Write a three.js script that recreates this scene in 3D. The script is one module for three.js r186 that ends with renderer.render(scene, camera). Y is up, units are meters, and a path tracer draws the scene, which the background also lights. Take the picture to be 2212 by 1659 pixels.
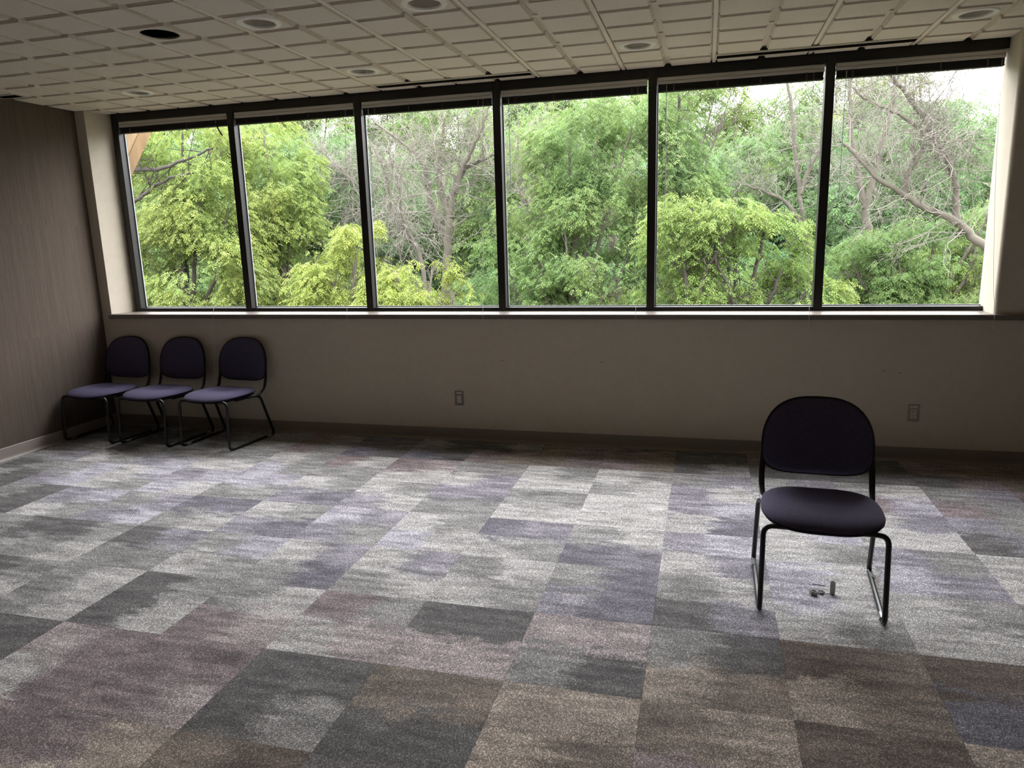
import * as THREE from 'three';
import { mergeGeometries } from 'three/addons/utils/BufferGeometryUtils.js';
import { RoundedBoxGeometry } from 'three/addons/geometries/RoundedBoxGeometry.js';

// ---------------------------------------------------------------- camera, sky, exposure
const scene = new THREE.Scene();
const camera = new THREE.PerspectiveCamera(2 * Math.atan(829.5 / 1557.5) * 180 / Math.PI, 2212 / 1659, 0.05, 300);
camera.position.set(0, 1.5966, 5.3203);
camera.rotation.order = 'YXZ';
camera.rotation.set(-0.2011, 0.2642, -0.0282);
camera.updateMatrixWorld();

const renderer = new THREE.WebGLRenderer({ antialias: true });
renderer.toneMapping = THREE.LinearToneMapping;
renderer.toneMappingExposure = 6.6;
renderer.shadowMap.enabled = true;

// overcast sky (the standard overcast distribution: zenith brighter than the horizon), cloud layer only
const SKY = 3.2;
{
  const w = 128, h = 64, d = new Float32Array(w * h * 4);
  for (let j = 0; j < h; j++) {
    const el = ((j + 0.5) / h - 0.5) * Math.PI;
    const s = el > 0 ? (1 + 2 * Math.sin(el)) / 3 : 0.12;
    for (let i = 0; i < w; i++) {
      const k = (j * w + i) * 4, az = i / w * Math.PI * 2;
      const c = el > 0 ? 1 + 0.05 * Math.sin(3 * az + 5 * el) + 0.04 * Math.sin(7 * az - 9 * el) : 1;
      d[k] = s * c * SKY * 0.985; d[k + 1] = s * c * SKY * 0.985; d[k + 2] = s * c * SKY * 1.03; d[k + 3] = 1;
    }
  }
  const t = new THREE.DataTexture(d, w, h, THREE.RGBAFormat, THREE.FloatType);
  t.mapping = THREE.EquirectangularReflectionMapping; t.magFilter = THREE.LinearFilter; t.minFilter = THREE.LinearFilter; t.needsUpdate = true;
  scene.background = t; scene.environment = t;
}

// ---------------------------------------------------------------- helpers
function rng(seed) { let a = seed >>> 0; return () => { a = (a + 0x6D2B79F5) | 0; let t = Math.imul(a ^ (a >>> 15), 1 | a); t = (t + Math.imul(t ^ (t >>> 7), 61 | t)) ^ t; return ((t ^ (t >>> 14)) >>> 0) / 4294967296; }; }
function hash(x, y, z = 0) { let h = Math.imul(x | 0, 374761393) + Math.imul(y | 0, 668265263) + Math.imul(z | 0, 1442695041) | 0; h = Math.imul(h ^ (h >>> 13), 1274126177); h ^= h >>> 16; return (h >>> 0) / 4294967296; }
function vnoise(x, y, s = 0) { const xi = Math.floor(x), yi = Math.floor(y); let u = x - xi, v = y - yi; u = u * u * (3 - 2 * u); v = v * v * (3 - 2 * v); const a = hash(xi, yi, s), b = hash(xi + 1, yi, s), c = hash(xi, yi + 1, s), d = hash(xi + 1, yi + 1, s); return a + (b - a) * u + (c - a) * v + (a - b - c + d) * u * v; }
function fbm(x, y, s = 0, o = 3) { let r = 0, a = 0.5, t = 0; for (let i = 0; i < o; i++) { r += a * vnoise(x, y, s + i * 17); t += a; a *= 0.5; x *= 2.07; y *= 2.03; } return r / t; }
function noise3(x, y, z) { const zi = Math.floor(z), f = z - zi, w = f * f * (3 - 2 * f); return vnoise(x, y, zi) * (1 - w) + vnoise(x, y, zi + 1) * w; }
const names = {};
function numbered(n) { const k = names[n] = (names[n] ?? -1) + 1; return k ? `${n}_${String(k).padStart(3, '0')}` : n; }
function mesh(name, geo, mat, parent, pos) { const m = new THREE.Mesh(geo, mat); m.name = name; m.castShadow = m.receiveShadow = true; if (pos) m.position.set(...pos); parent.add(m); return m; }
function thing(name, label, category, pos = [0, 0, 0], turn = 0, group) { const g = new THREE.Group(); g.name = numbered(name); g.position.set(...pos); g.rotation.y = turn; g.userData = { label, category }; if (group) g.userData.group = group; scene.add(g); return g; }
function structure(name, label, category) { const g = new THREE.Group(); g.name = name; g.userData = { kind: 'structure', label, category }; scene.add(g); return g; }
function box(x0, x1, y0, y1, z0, z1) { const g = new THREE.BoxGeometry(x1 - x0, y1 - y0, z1 - z0); g.translate((x0 + x1) / 2, (y0 + y1) / 2, (z0 + z1) / 2); return g; }
function metric(g, sx = 1, sy = 1) { // uv in metres from the dominant axis of each face
  const p = g.attributes.position, n = g.attributes.normal, uv = new Float32Array(p.count * 2);
  for (let i = 0; i < p.count; i++) {
    const ax = Math.abs(n.getX(i)), ay = Math.abs(n.getY(i)), az = Math.abs(n.getZ(i));
    let u, v; if (ax >= ay && ax >= az) { u = p.getZ(i); v = p.getY(i); } else if (ay >= az) { u = p.getX(i); v = p.getZ(i); } else { u = p.getX(i); v = p.getY(i); }
    uv[2 * i] = u * sx; uv[2 * i + 1] = v * sy;
  }
  g.setAttribute('uv', new THREE.BufferAttribute(uv, 2)); return g;
}
function dataTex(w, h, fn, srgb = true) {
  const d = new Uint8Array(w * h * 4);
  for (let j = 0; j < h; j++) for (let i = 0; i < w; i++) { const c = fn(i, j), k = (j * w + i) * 4; d[k] = c[0]; d[k + 1] = c[1]; d[k + 2] = c[2]; d[k + 3] = 255; }
  const t = new THREE.DataTexture(d, w, h); t.magFilter = THREE.LinearFilter; t.minFilter = THREE.LinearMipmapLinearFilter; t.generateMipmaps = true; t.wrapS = t.wrapT = THREE.RepeatWrapping;
  if (srgb) t.colorSpace = THREE.SRGBColorSpace; t.needsUpdate = true; return t;
}
function std(color, roughness = 0.8, extra = {}) { return new THREE.MeshStandardMaterial({ color, roughness, ...extra }); }
function tubeGeo(pts, r, sides = 8, closed = false, steps = 0) {
  const c = new THREE.CatmullRomCurve3(pts.map((p) => new THREE.Vector3(...p)), closed, 'centripetal');
  return new THREE.TubeGeometry(c, steps || pts.length * 5, r, sides, closed);
}
// a polyline whose corners are rounded with radius f
function rounded(pts, f, n = 5) {
  const out = [pts[0]];
  for (let i = 1; i < pts.length - 1; i++) {
    const a = new THREE.Vector3(...pts[i - 1]), b = new THREE.Vector3(...pts[i]), c = new THREE.Vector3(...pts[i + 1]);
    const d1 = a.clone().sub(b), d2 = c.clone().sub(b), l1 = Math.min(f, d1.length() * 0.45), l2 = Math.min(f, d2.length() * 0.45);
    const p = b.clone().addScaledVector(d1.normalize(), l1), q = b.clone().addScaledVector(d2.normalize(), l2);
    for (let k = 0; k <= n; k++) { const t = k / n; out.push([0, 1, 2].map((m) => (1 - t) * (1 - t) * p.getComponent(m) + 2 * t * (1 - t) * b.getComponent(m) + t * t * q.getComponent(m))); }
  }
  out.push(pts[pts.length - 1]); return out;
}
// swept tube along a polyline, one ring for each point
function sweep(pts, r, sides = 10, ry = r) {
  const P = pts.map((p) => new THREE.Vector3(...p)), pos = [], idx = [], n = P.length;
  let up = null; const T = P.map((p, i) => (P[Math.min(i + 1, n - 1)].clone().sub(P[Math.max(i - 1, 0)])).normalize());
  for (let i = 0; i < n; i++) {
    if (!up) { up = Math.abs(T[0].y) < 0.9 ? new THREE.Vector3(0, 1, 0) : new THREE.Vector3(1, 0, 0); }
    up = up.clone().addScaledVector(T[i], -up.dot(T[i])).normalize(); const s = new THREE.Vector3().crossVectors(T[i], up);
    for (let k = 0; k < sides; k++) { const a = k / sides * Math.PI * 2; const v = P[i].clone().addScaledVector(up, Math.cos(a) * r).addScaledVector(s, Math.sin(a) * ry); pos.push(v.x, v.y, v.z); }
  }
  for (let i = 0; i < n - 1; i++) for (let k = 0; k < sides; k++) { const a = i * sides + k, b = i * sides + (k + 1) % sides, c = a + sides, d = b + sides; idx.push(a, b, c, b, d, c); }
  for (const e of [0, n - 1]) { const c = pos.length / 3; pos.push(P[e].x, P[e].y, P[e].z); for (let k = 0; k < sides; k++) { const a = e * sides + k, b = e * sides + (k + 1) % sides; if (e) idx.push(c, a, b); else idx.push(c, b, a); } }
  const g = new THREE.BufferGeometry(); g.setAttribute('position', new THREE.Float32BufferAttribute(pos, 3)); g.setIndex(idx); g.computeVertexNormals(); return g;
}
function extrudeX(profile, x0, x1) { // profile of [z, y] swept along x
  const s = new THREE.Shape(profile.map(([z, y]) => new THREE.Vector2(-z, y)));
  const g = new THREE.ExtrudeGeometry(s, { depth: x1 - x0, bevelEnabled: false }); g.rotateY(Math.PI / 2); g.translate(x0, 0, 0); return g;
}
function extrudeZ(profile, z0, z1) { // profile of [x, y] swept along z
  const s = new THREE.Shape(profile.map(([x, y]) => new THREE.Vector2(x, y)));
  const g = new THREE.ExtrudeGeometry(s, { depth: z1 - z0, bevelEnabled: false }); g.translate(0, 0, z0); return g;
}

// ---------------------------------------------------------------- sizes
const H = 2.7432, XL = -5.237, XR = 6.2, ZB = 13, SILL = 1.018, D = 0.229;
const OPEN_L = -5.137, OPEN_R = 1.815;

// ---------------------------------------------------------------- materials
const paintTex = dataTex(512, 512, (i, j) => { const n = fbm(i / 26, j / 26, 3) * 10 + hash(i, j, 9) * 7; const b = 236 + n; return [b, b, b]; });
const fabricTex = dataTex(1024, 512, (i, j) => {
  const a = fbm(i / 9, j / 210, 5, 3), b = fbm(i / 2.2, j / 90, 8, 2), thread = hash(i, j >> 2, 4);
  const light = vnoise(i / 1.3, j / 150, 31) > 0.86 ? 16 : 0;
  const v = 128 + (a - 0.5) * 26 + (b - 0.5) * 24 + (thread - 0.5) * 16 + light * 0.7; return [v * 1.06, v * 0.985, v * 0.915];
});
fabricTex.repeat.set(1 / 0.9, 1 / 0.9);
paintTex.repeat.set(1 / 0.8, 1 / 0.8);
const M = {
  paint: std('#cac0ae', 0.85, { map: paintTex }),
  fabric: std('#a49b92', 0.95, { map: fabricTex }),
  base: std('#80766b', 0.5),
  baseLeft: std('#8d827b', 0.5),
  sill: std('#6d655c', 0.3),
  bronze: std('#171514', 0.42),
  bead: std('#a9adb0', 0.4),
  glass: new THREE.MeshPhysicalMaterial({ color: '#f3f4f3', roughness: 0.0, transmission: 1, thickness: 0, ior: 1.5 }),
  ceil: std('#ece2d5', 0.95),
  tee: std('#e3d8cc', 0.6),
  whiteTrim: std('#efece5', 0.4),
  baffle: std('#9b978c', 0.5),
  black: std('#0b0b0b', 0.7),
  rail: std('#c6c0b4', 0.4),
  slat: std('#1f1c1a', 0.5), tape: std('#4a4640', 0.8), ventEnamelShade: new THREE.MeshPhysicalMaterial({ color: '#171514', roughness: 1, specularIntensity: 0 }),  // vent black: dark enamel plus the painted shade of a deep slot
  cord: std('#cfc9bd', 0.8),
  clear: new THREE.MeshPhysicalMaterial({ color: '#dfe6e2', roughness: 0.1, transmission: 0.7, thickness: 0, ior: 1.45 }),
  frame: std('#0a0a0b', 0.28),
  shell: std('#0d0d0e', 0.55),
  seat: null, back: null,
  plate: std('#8f8478', 0.45),
  face: std('#cfc6ba', 0.5),
  concrete: null,
};
const weave = dataTex(256, 256, (i, j) => { const n = hash(i, j, 2) * 60 + fbm(i / 6, j / 6, 7) * 50; const v = 150 + n; return [v, v, v]; });
weave.repeat.set(1 / 0.2, 1 / 0.2);
M.seat = std('#5a5372', 0.95, { map: weave });
M.back = M.seat;
const concreteTex = dataTex(256, 256, (i, j) => { const v = 200 + (fbm(i / 20, j / 60, 3) - 0.5) * 60 + (hash(i, j, 3) - 0.5) * 26; return [v, v * 0.96, v * 0.9]; });
M.concrete = std('#9a876c', 0.95, { map: concreteTex });

// ---------------------------------------------------------------- floor: carpet tiles of half a metre
const floor = structure('floor', 'carpet tiled floor of the empty room', 'floor');
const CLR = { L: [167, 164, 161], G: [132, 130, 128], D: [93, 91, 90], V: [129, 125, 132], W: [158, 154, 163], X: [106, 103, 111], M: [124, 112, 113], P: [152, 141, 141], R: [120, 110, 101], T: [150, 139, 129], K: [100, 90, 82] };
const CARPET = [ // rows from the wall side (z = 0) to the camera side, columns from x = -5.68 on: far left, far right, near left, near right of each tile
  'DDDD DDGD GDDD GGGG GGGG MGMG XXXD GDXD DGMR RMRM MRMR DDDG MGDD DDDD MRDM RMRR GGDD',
  'GGDG GLGV DGLG GLVW GGLL LGWG MLGG MPLL GGLV LGLL LGGL GVVL GVLL GLMW GVMG MGGL LGVL',
  'DGGD DGGD GWVW LWLG VWWL WWGG LGVX LGVL VVGG GGLL LLLL VWLX LVLW LVLL VGDV GVLG LVGG',
  'GGDD DDGD GDDD VWLG GVVW XXGL LGVX WVVG LGWL XVLG GLXV VWLV LGWL VGWV LGLD GLGV VVLG',
  'GDGG DGGL GGDL GDDG DGGL DVGG GWLG LVGX LVGL GLLG GXVX GLDV WLLG LGLL GVLG DGGL LGVG',
  'DDGG GDDG DGGL GLDG DGGL GLGL DGDL GLMP MGLP DDPP PPGD GDTR KRTR KKXK RKTR TRKK MRTT',
  'GGMM DGMM MMGG GDGG DGMM DDDD PMLM MMMP DDDG RRDD TTTR RTMR KKRR TRKT RKTT MTRR RTKR',
  'MGMM DGRM MMRG MMGG DGMM DXDD TMTM MTTT RKRT DDKR TRRT KRTR RTKK TKRR RRTT KTRM TRRK',
];
const TS = 340, PER = 6;
const atlas = [];
function atlasPixel(n) { while (atlas.length <= Math.floor(n / (PER * PER))) atlas.push(new Uint8Array((TS * PER) ** 2 * 4).fill(255)); return atlas[Math.floor(n / (PER * PER))]; }
const tilePos = (n) => [n % PER, Math.floor((n % (PER * PER)) / PER)];
let nTile = 0;
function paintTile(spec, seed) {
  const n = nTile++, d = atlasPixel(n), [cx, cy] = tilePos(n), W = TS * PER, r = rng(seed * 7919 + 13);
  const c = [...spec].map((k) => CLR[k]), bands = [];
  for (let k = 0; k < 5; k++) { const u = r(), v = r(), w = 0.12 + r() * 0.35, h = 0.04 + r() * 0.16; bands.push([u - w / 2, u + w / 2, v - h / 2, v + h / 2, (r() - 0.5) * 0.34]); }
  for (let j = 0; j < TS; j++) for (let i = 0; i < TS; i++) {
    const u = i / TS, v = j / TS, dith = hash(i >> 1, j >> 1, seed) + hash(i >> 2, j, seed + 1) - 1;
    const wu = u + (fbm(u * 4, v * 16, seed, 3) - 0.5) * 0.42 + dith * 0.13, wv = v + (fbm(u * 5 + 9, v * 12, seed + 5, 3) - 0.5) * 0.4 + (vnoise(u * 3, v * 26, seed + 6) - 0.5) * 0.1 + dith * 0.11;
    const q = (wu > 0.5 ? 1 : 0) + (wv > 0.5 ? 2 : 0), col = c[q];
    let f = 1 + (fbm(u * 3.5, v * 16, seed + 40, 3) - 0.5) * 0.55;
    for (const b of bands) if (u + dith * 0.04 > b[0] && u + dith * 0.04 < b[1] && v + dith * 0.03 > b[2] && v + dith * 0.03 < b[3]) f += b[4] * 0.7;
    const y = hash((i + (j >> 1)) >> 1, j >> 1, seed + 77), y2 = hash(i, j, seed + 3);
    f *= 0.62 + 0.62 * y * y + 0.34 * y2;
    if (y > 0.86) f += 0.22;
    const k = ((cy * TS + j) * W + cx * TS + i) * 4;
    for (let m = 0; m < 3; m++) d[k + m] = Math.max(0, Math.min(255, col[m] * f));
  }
  return n;
}
{
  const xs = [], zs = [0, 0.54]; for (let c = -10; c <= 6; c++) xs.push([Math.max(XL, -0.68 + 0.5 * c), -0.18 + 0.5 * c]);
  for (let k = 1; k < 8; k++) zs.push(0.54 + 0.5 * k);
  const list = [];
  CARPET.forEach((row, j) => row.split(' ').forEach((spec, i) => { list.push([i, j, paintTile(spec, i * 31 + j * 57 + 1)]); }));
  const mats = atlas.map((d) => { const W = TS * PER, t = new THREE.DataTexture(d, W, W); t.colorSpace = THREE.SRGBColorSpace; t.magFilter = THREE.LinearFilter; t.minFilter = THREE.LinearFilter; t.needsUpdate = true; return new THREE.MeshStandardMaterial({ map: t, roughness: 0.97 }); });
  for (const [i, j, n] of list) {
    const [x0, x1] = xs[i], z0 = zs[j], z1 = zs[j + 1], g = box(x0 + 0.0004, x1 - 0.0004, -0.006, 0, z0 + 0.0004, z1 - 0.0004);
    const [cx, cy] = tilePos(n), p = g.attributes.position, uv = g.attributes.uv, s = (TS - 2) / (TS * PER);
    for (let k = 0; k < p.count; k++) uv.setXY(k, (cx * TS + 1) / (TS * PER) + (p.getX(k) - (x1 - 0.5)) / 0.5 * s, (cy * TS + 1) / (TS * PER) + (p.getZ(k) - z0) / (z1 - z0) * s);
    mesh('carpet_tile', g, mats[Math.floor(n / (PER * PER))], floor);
  }
  mesh('floor_slab', box(XL - 0.2, XR + 0.2, -0.3, -0.0065, -0.3, ZB + 0.2), std('#5c5a56', 0.95), floor);
  const fieldTex = dataTex(512, 512, (i, j) => { const f = (0.62 + 0.6 * hash(i >> 1, j >> 1, 3)) * (0.8 + 0.4 * fbm(i / 60, j / 25, 6)); const c = fbm(i / 90, j / 60, 2) > 0.5 ? CLR.G : CLR.R; return c.map((v) => Math.min(255, v * f)); });
  const fm = std('#ffffff', 0.97, { map: fieldTex });
  mesh('carpet_field', metric(box(XL, XR, -0.006, 0, 4.041, ZB)), fm, floor);
  mesh('carpet_field', metric(box(2.8205, XR, -0.006, 0, 0, 4.0405)), fm, floor);
}

// ---------------------------------------------------------------- walls
const wallBack = structure('wall_back', 'beige painted wall under the windows', 'wall');
mesh('lower_wall', metric(box(XL, XR, 0, SILL - 0.036, -0.3, 0)), M.paint, wallBack);
mesh('left_pier', metric(new THREE.ExtrudeGeometry(new THREE.Shape([[XL - 0.15, 0], [OPEN_L, 0], [-5.08, 0.33], [XL - 0.15, 0.33]].map((p) => new THREE.Vector2(...p))), { depth: 3.1 - SILL + 0.04, bevelEnabled: false }).rotateX(-Math.PI / 2).translate(0, SILL - 0.04, 0)), M.paint, wallBack);
{ // right pier with a bull-nosed corner
  const r = 0.022, s = [[XR, 0.33], [1.83, 0.33], [OPEN_R, r]]; for (let k = 1; k <= 6; k++) { const a = Math.PI - k / 6 * Math.PI / 2; s.push([OPEN_R + r + r * Math.cos(a), r - r * Math.sin(a)]); } s.push([XR, 0]);
  mesh('right_pier', metric(new THREE.ExtrudeGeometry(new THREE.Shape(s.map((p) => new THREE.Vector2(...p))), { depth: 3.1 - SILL + 0.04, bevelEnabled: false }).rotateX(-Math.PI / 2).translate(0, SILL - 0.04, 0)), M.paint, wallBack);
}
mesh('head_wall', box(-5.2, 1.9, H + 0.03, 3.1, -0.45, -0.24), M.paint, wallBack);
mesh('apron_wall', box(XL - 0.3, XR, -4.5, SILL - 0.04, -0.42, -0.301), M.concrete, wallBack);
for (const [x, y, w, t] of [[-1.512, 0.657, 0.018, 0.2], [-0.737, 0.659, 0.03, -0.1], [1.19, 0.632, 0.02, 0.0], [1.294, 0.621, 0.024, 0.05]]) { const m = mesh('scuff_mark', new RoundedBoxGeometry(w, 0.0028, 0.0006, 1, 0.0003), std('#2a2420', 0.9), wallBack, [x, y, 0.0003]); m.rotation.z = t; }

const wallLeft = structure('wall_left', 'taupe fabric covered side wall with vertical threads', 'wall');
mesh('wall_body', box(XL - 0.15, XL - 0.004, 0, 3.1, -0.3, ZB + 0.15), M.paint, wallLeft);
mesh('fabric_covering', metric(box(XL - 0.004, XL, 0, H + 0.02, 0, ZB)), M.fabric, wallLeft);
const wallRight = structure('wall_right', 'beige painted wall on the far side of the room', 'wall');
mesh('wall_body', metric(box(XR, XR + 0.15, 0, 3.1, -0.33, ZB + 0.15)), M.paint, wallRight);
const wallFront = structure('wall_front', 'beige painted wall behind the viewer', 'wall');
mesh('wall_body', metric(box(XL, XR, 0, 3.1, ZB, ZB + 0.15)), M.paint, wallFront);

// vinyl baseboards
const baseProfile = [[0, 0], [0.02, 0], [0.0195, 0.004], [0.011, 0.013], [0.0075, 0.024], [0.006, 0.096], [0.003, 0.1], [0, 0.1]];
const bb = structure('baseboard_back', 'dark taupe vinyl baseboard below the windows', 'baseboard');
mesh('base_strip', extrudeX(baseProfile, XL + 0.02, XR), M.base, bb);
const bl = structure('baseboard_left', 'taupe vinyl baseboard along the fabric wall', 'baseboard');
mesh('base_strip', extrudeZ(baseProfile.map(([a, b]) => [XL + a, b]), 0, ZB), M.baseLeft, bl);

// window sill
const sill = structure('trim_1', 'long dark taupe window sill board', 'window sill');
mesh('sill_board', extrudeX([[-0.3, SILL - 0.036], [0.022, SILL - 0.036], [0.025, SILL - 0.033], [0.025, SILL - 0.004], [0.021, SILL], [-0.3, SILL]], OPEN_L - 0.012, XR), M.sill, sill);

// ---------------------------------------------------------------- windows
const MX = [-5.08, -3.912, -2.745, -1.593, -0.43, 0.748, 1.915], MW = 0.06, GZ = -0.3;
const places = ['first window from the fabric wall', 'second window from the fabric wall', 'third window from the fabric wall', 'fourth window from the fabric wall', 'fifth window from the fabric wall', 'window beside the right-hand wall pier'];
for (let n = 0; n < 6; n++) {
  const w = structure(`window_${n + 1}`, `tall fixed pane in dark bronze frame, ${places[n]}`, 'window');
  const x0 = MX[n], x1 = MX[n + 1], xl = x0 + MW;
  mesh('mullion', new RoundedBoxGeometry(MW, H + 0.02 - SILL, 0.09, 2, 0.003), M.bronze, w, [x0 + MW / 2, (H + 0.02 + SILL) / 2, -D - 0.045]);
  mesh('head_frame', box(xl, x1, 2.683, H + 0.02, -0.33, -D - 0.002), M.bronze, w);
  mesh('bottom_frame', new RoundedBoxGeometry(x1 - xl, 0.03, 0.07, 2, 0.003), M.bronze, w, [(xl + x1) / 2, SILL + 0.015, -D - 0.04]);
  mesh('glazing_bead', box(xl, xl + 0.009, SILL + 0.03, 2.683, GZ - 0.004, GZ + 0.006), M.bead, w);
  mesh('glazing_bead', box(xl, x1, SILL + 0.03, SILL + 0.038, GZ - 0.004, GZ + 0.006), M.bead, w);
  const g = new THREE.PlaneGeometry(x1 - xl, 2.683 - SILL - 0.03); mesh('pane', g, M.glass, w, [(xl + x1) / 2, (2.683 + SILL + 0.03) / 2, GZ]);
}

// ---------------------------------------------------------------- blinds, pulled up, with cords and wands
const cordEnd = [0.44, 0.93, 0.9, 0.27, 0.93, 0.95];
for (let n = 0; n < 6; n++) {
  const x0 = MX[n] + MW + 0.008, x1 = (n === 5 ? OPEN_R + 0.005 : MX[n + 1]) - 0.008, t = thing('window_blind', `raised slatted blind with grey headrail at the ${places[n]}`, 'blind', [0, 0, 0], 0, 'raised window blinds');
  mesh('headrail', extrudeX([[-0.285, 2.632], [-0.24, 2.632], [-0.236, 2.636], [-0.236, 2.65], [-0.241, 2.654], [-0.236, 2.658], [-0.236, 2.675], [-0.24, 2.68], [-0.285, 2.68]], x0, x1), M.rail, t);
  const slats = []; for (let k = 0; k < 13; k++) slats.push(box(x0 + 0.004, x1 - 0.004, 2.594 + k * 0.0029, 2.5955 + k * 0.0029, -0.283 + (k % 3) * 0.0007, -0.2405 + ((k * 7) % 4) * 0.0006));
  const st = mesh('slat_stack', mergeGeometries(slats), M.slat, t); st.userData.kind = 'stuff';
  mesh('bottom_rail', new RoundedBoxGeometry(x1 - x0 - 0.004, 0.012, 0.044, 2, 0.003), M.slat, t, [(x0 + x1) / 2, 2.587, -0.262]);
  for (const f of [0.1, 0.37, 0.63, 0.9]) mesh('ladder_tape', box(x0 + f * (x1 - x0) - 0.006, x0 + f * (x1 - x0) + 0.006, 2.579, 2.633, -0.2395, -0.2385), M.tape, t);
  const cx = n === 5 ? 1.79 : MX[n + 1] - 0.075 - (n === 0 ? 0.04 : 0);
  const dx = n === 0 ? -0.03 : 0.02, pts = [[cx, 2.635, -0.236], [cx, 1.9, -0.14], [cx + dx * 0.8, SILL + 0.14, -0.015], [cx + dx, SILL + 0.012, 0.028], [cx + dx, SILL - 0.06, 0.031]];
  if (n === 0) pts.push([cx - 0.05, 0.75, 0.034], [cx - 0.09, cordEnd[n], 0.034]); else pts.push([cx + dx, cordEnd[n], 0.024]);
  mesh('pull_cord', tubeGeo(pts, 0.0013, 5, false, 40), M.cord, t);
  mesh('cord_tassel', new THREE.CylinderGeometry(0.003, 0.0055, 0.025, 8), M.cord, t, [pts[pts.length - 1][0], pts[pts.length - 1][1] - 0.012, pts[pts.length - 1][2] + 0.002]);
  if (n >= 2) mesh('tilt_wand', new THREE.CylinderGeometry(0.004, 0.004, 0.86, 6), M.clear, t, [x0 + 0.06, 2.63 - 0.44, -0.226]);
  if (n === 0) mesh('tilt_wand', sweep([[x1 - 0.1, 2.6, -0.225], [x1 - 0.07, 2.545, -0.215], [x1 - 0.035, 2.5, -0.205]], 0.0055, 8), M.black, t);
}

// ---------------------------------------------------------------- ceiling: coffered panels in a tee grid
const ceiling = structure('ceiling', 'suspended ceiling of square coffered panels', 'ceiling');
const CX = 0.3115, CZ = 0.3048, GX0 = -4.343, GZ0 = 2.128;
mesh('plenum_slab', box(XL - 0.15, XR + 0.15, 3.1, 3.25, -0.45, ZB + 0.15), std('#8f8c85', 0.95), ceiling);
const panelTex = dataTex(256, 256, (i, j) => { const v = 236 + (hash(i, j, 5) - 0.5) * 26 + (fbm(i / 5, j / 5, 2) - 0.5) * 22; return [v, v, v]; });
panelTex.repeat.set(1 / 0.25, 1 / 0.25);
M.ceil.map = panelTex;
function panelGeo(x0, x1, z0, z1, hole) {
  const cx = (x0 + x1) / 2, cz = (z0 + z1) / 2, rings = [[0.025, 0], [0.025, 0.008], [0.02, 0.008], [0.02, 0.016], [0.0145, 0.016], [0.0145, 0.025], [0, 0.025]];
  const pos = [], nor = [], idx = [], uv = [];
  const corners = (d) => [[x0 + d, z0 + d], [x1 - d, z0 + d], [x1 - d, z1 - d], [x0 + d, z1 - d]];
  const quad = (a, b, c, d) => { const k = pos.length / 3, n = new THREE.Vector3().crossVectors(new THREE.Vector3().subVectors(b, a), new THREE.Vector3().subVectors(c, a)).normalize(); for (const v of [a, b, c, d]) { pos.push(v.x, v.y, v.z); nor.push(n.x, n.y, n.z); uv.push(v.x, v.z + v.y); } idx.push(k, k + 1, k + 2, k, k + 2, k + 3); };
  const V = ([x, z], y) => new THREE.Vector3(x, H + y, z);
  for (let r = 0; r < rings.length - 1; r++) { const a = corners(rings[r][0]), b = corners(rings[r + 1][0]); for (let k = 0; k < 4; k++) { const m = (k + 1) % 4; quad(V(a[k], rings[r][1]), V(b[k], rings[r + 1][1]), V(b[m], rings[r + 1][1]), V(a[m], rings[r][1])); } }
  const f = corners(rings[0][0]);
  if (!hole) quad(V(f[0], 0), V(f[1], 0), V(f[2], 0), V(f[3], 0));
  else {
    const N = 40, ring = (a) => [cx + hole * Math.cos(a), cz + hole * Math.sin(a)], hx = (x1 - x0) / 2 - 0.025, hz = (z1 - z0) / 2 - 0.025;
    const edge = (a) => { const c = Math.cos(a), s = Math.sin(a), m = Math.min(hx / Math.max(1e-6, Math.abs(c)), hz / Math.max(1e-6, Math.abs(s))); return [cx + c * m, cz + s * m]; };
    for (let k = 0; k < N; k++) { const a = k / N * Math.PI * 2 + Math.PI / 4, b = (k + 1) / N * Math.PI * 2 + Math.PI / 4; quad(V(ring(a), 0), V(edge(a), 0), V(edge(b), 0), V(ring(b), 0)); quad(V(ring(a), 0), V(ring(b), 0), V(ring(b), 0.006), V(ring(a), 0.006)); }
  }
  const g = new THREE.BufferGeometry(); g.setAttribute('position', new THREE.Float32BufferAttribute(pos, 3)); g.setAttribute('normal', new THREE.Float32BufferAttribute(nor, 3)); g.setAttribute('uv', new THREE.Float32BufferAttribute(uv, 2)); g.setIndex(idx); return g;
}
const LIGHTS = [ // column, row, label, kind
  [0, 5, 'white trimmed recessed downlight above the first window from the fabric wall', 1],
  [6, 5, 'white trimmed recessed downlight above the third window, by end of slot diffuser', 1],
  [12, 5, 'white trimmed recessed downlight in ceiling between the two slot diffusers', 1],
  [18, 5, 'white trimmed recessed downlight above the window next to the right pier', 1],
  [6, 1, 'white trimmed recessed downlight two panels from the open black ceiling hole', 1],
  [9, 1, 'white trimmed recessed downlight three panels beyond the one near the open hole', 1],
  [4, 1, '', 0],
];
const XEND = GX0 + 23 * CX, ZEND = GZ0 + 2 * CZ;
for (let i = -3; i < 23; i++) for (let j = -2; j < 8; j++) {
  const x0 = Math.max(XL, GX0 + i * CX), x1 = GX0 + (i + 1) * CX, z1 = GZ0 - j * CZ, z0 = Math.max(-D - 0.004, GZ0 - (j + 1) * CZ);
  const l = LIGHTS.find((q) => q[0] === i && q[1] === j);
  mesh('ceiling_panel', panelGeo(x0, x1, z0, z1, l ? 0.1 : 0), M.ceil, ceiling);
}
for (let i = -2; i <= 22; i += 2) mesh('grid_tee', box(GX0 + i * CX - 0.012, GX0 + i * CX + 0.012, H + 0.005, H + 0.026, -D, ZEND), M.tee, ceiling);
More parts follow.
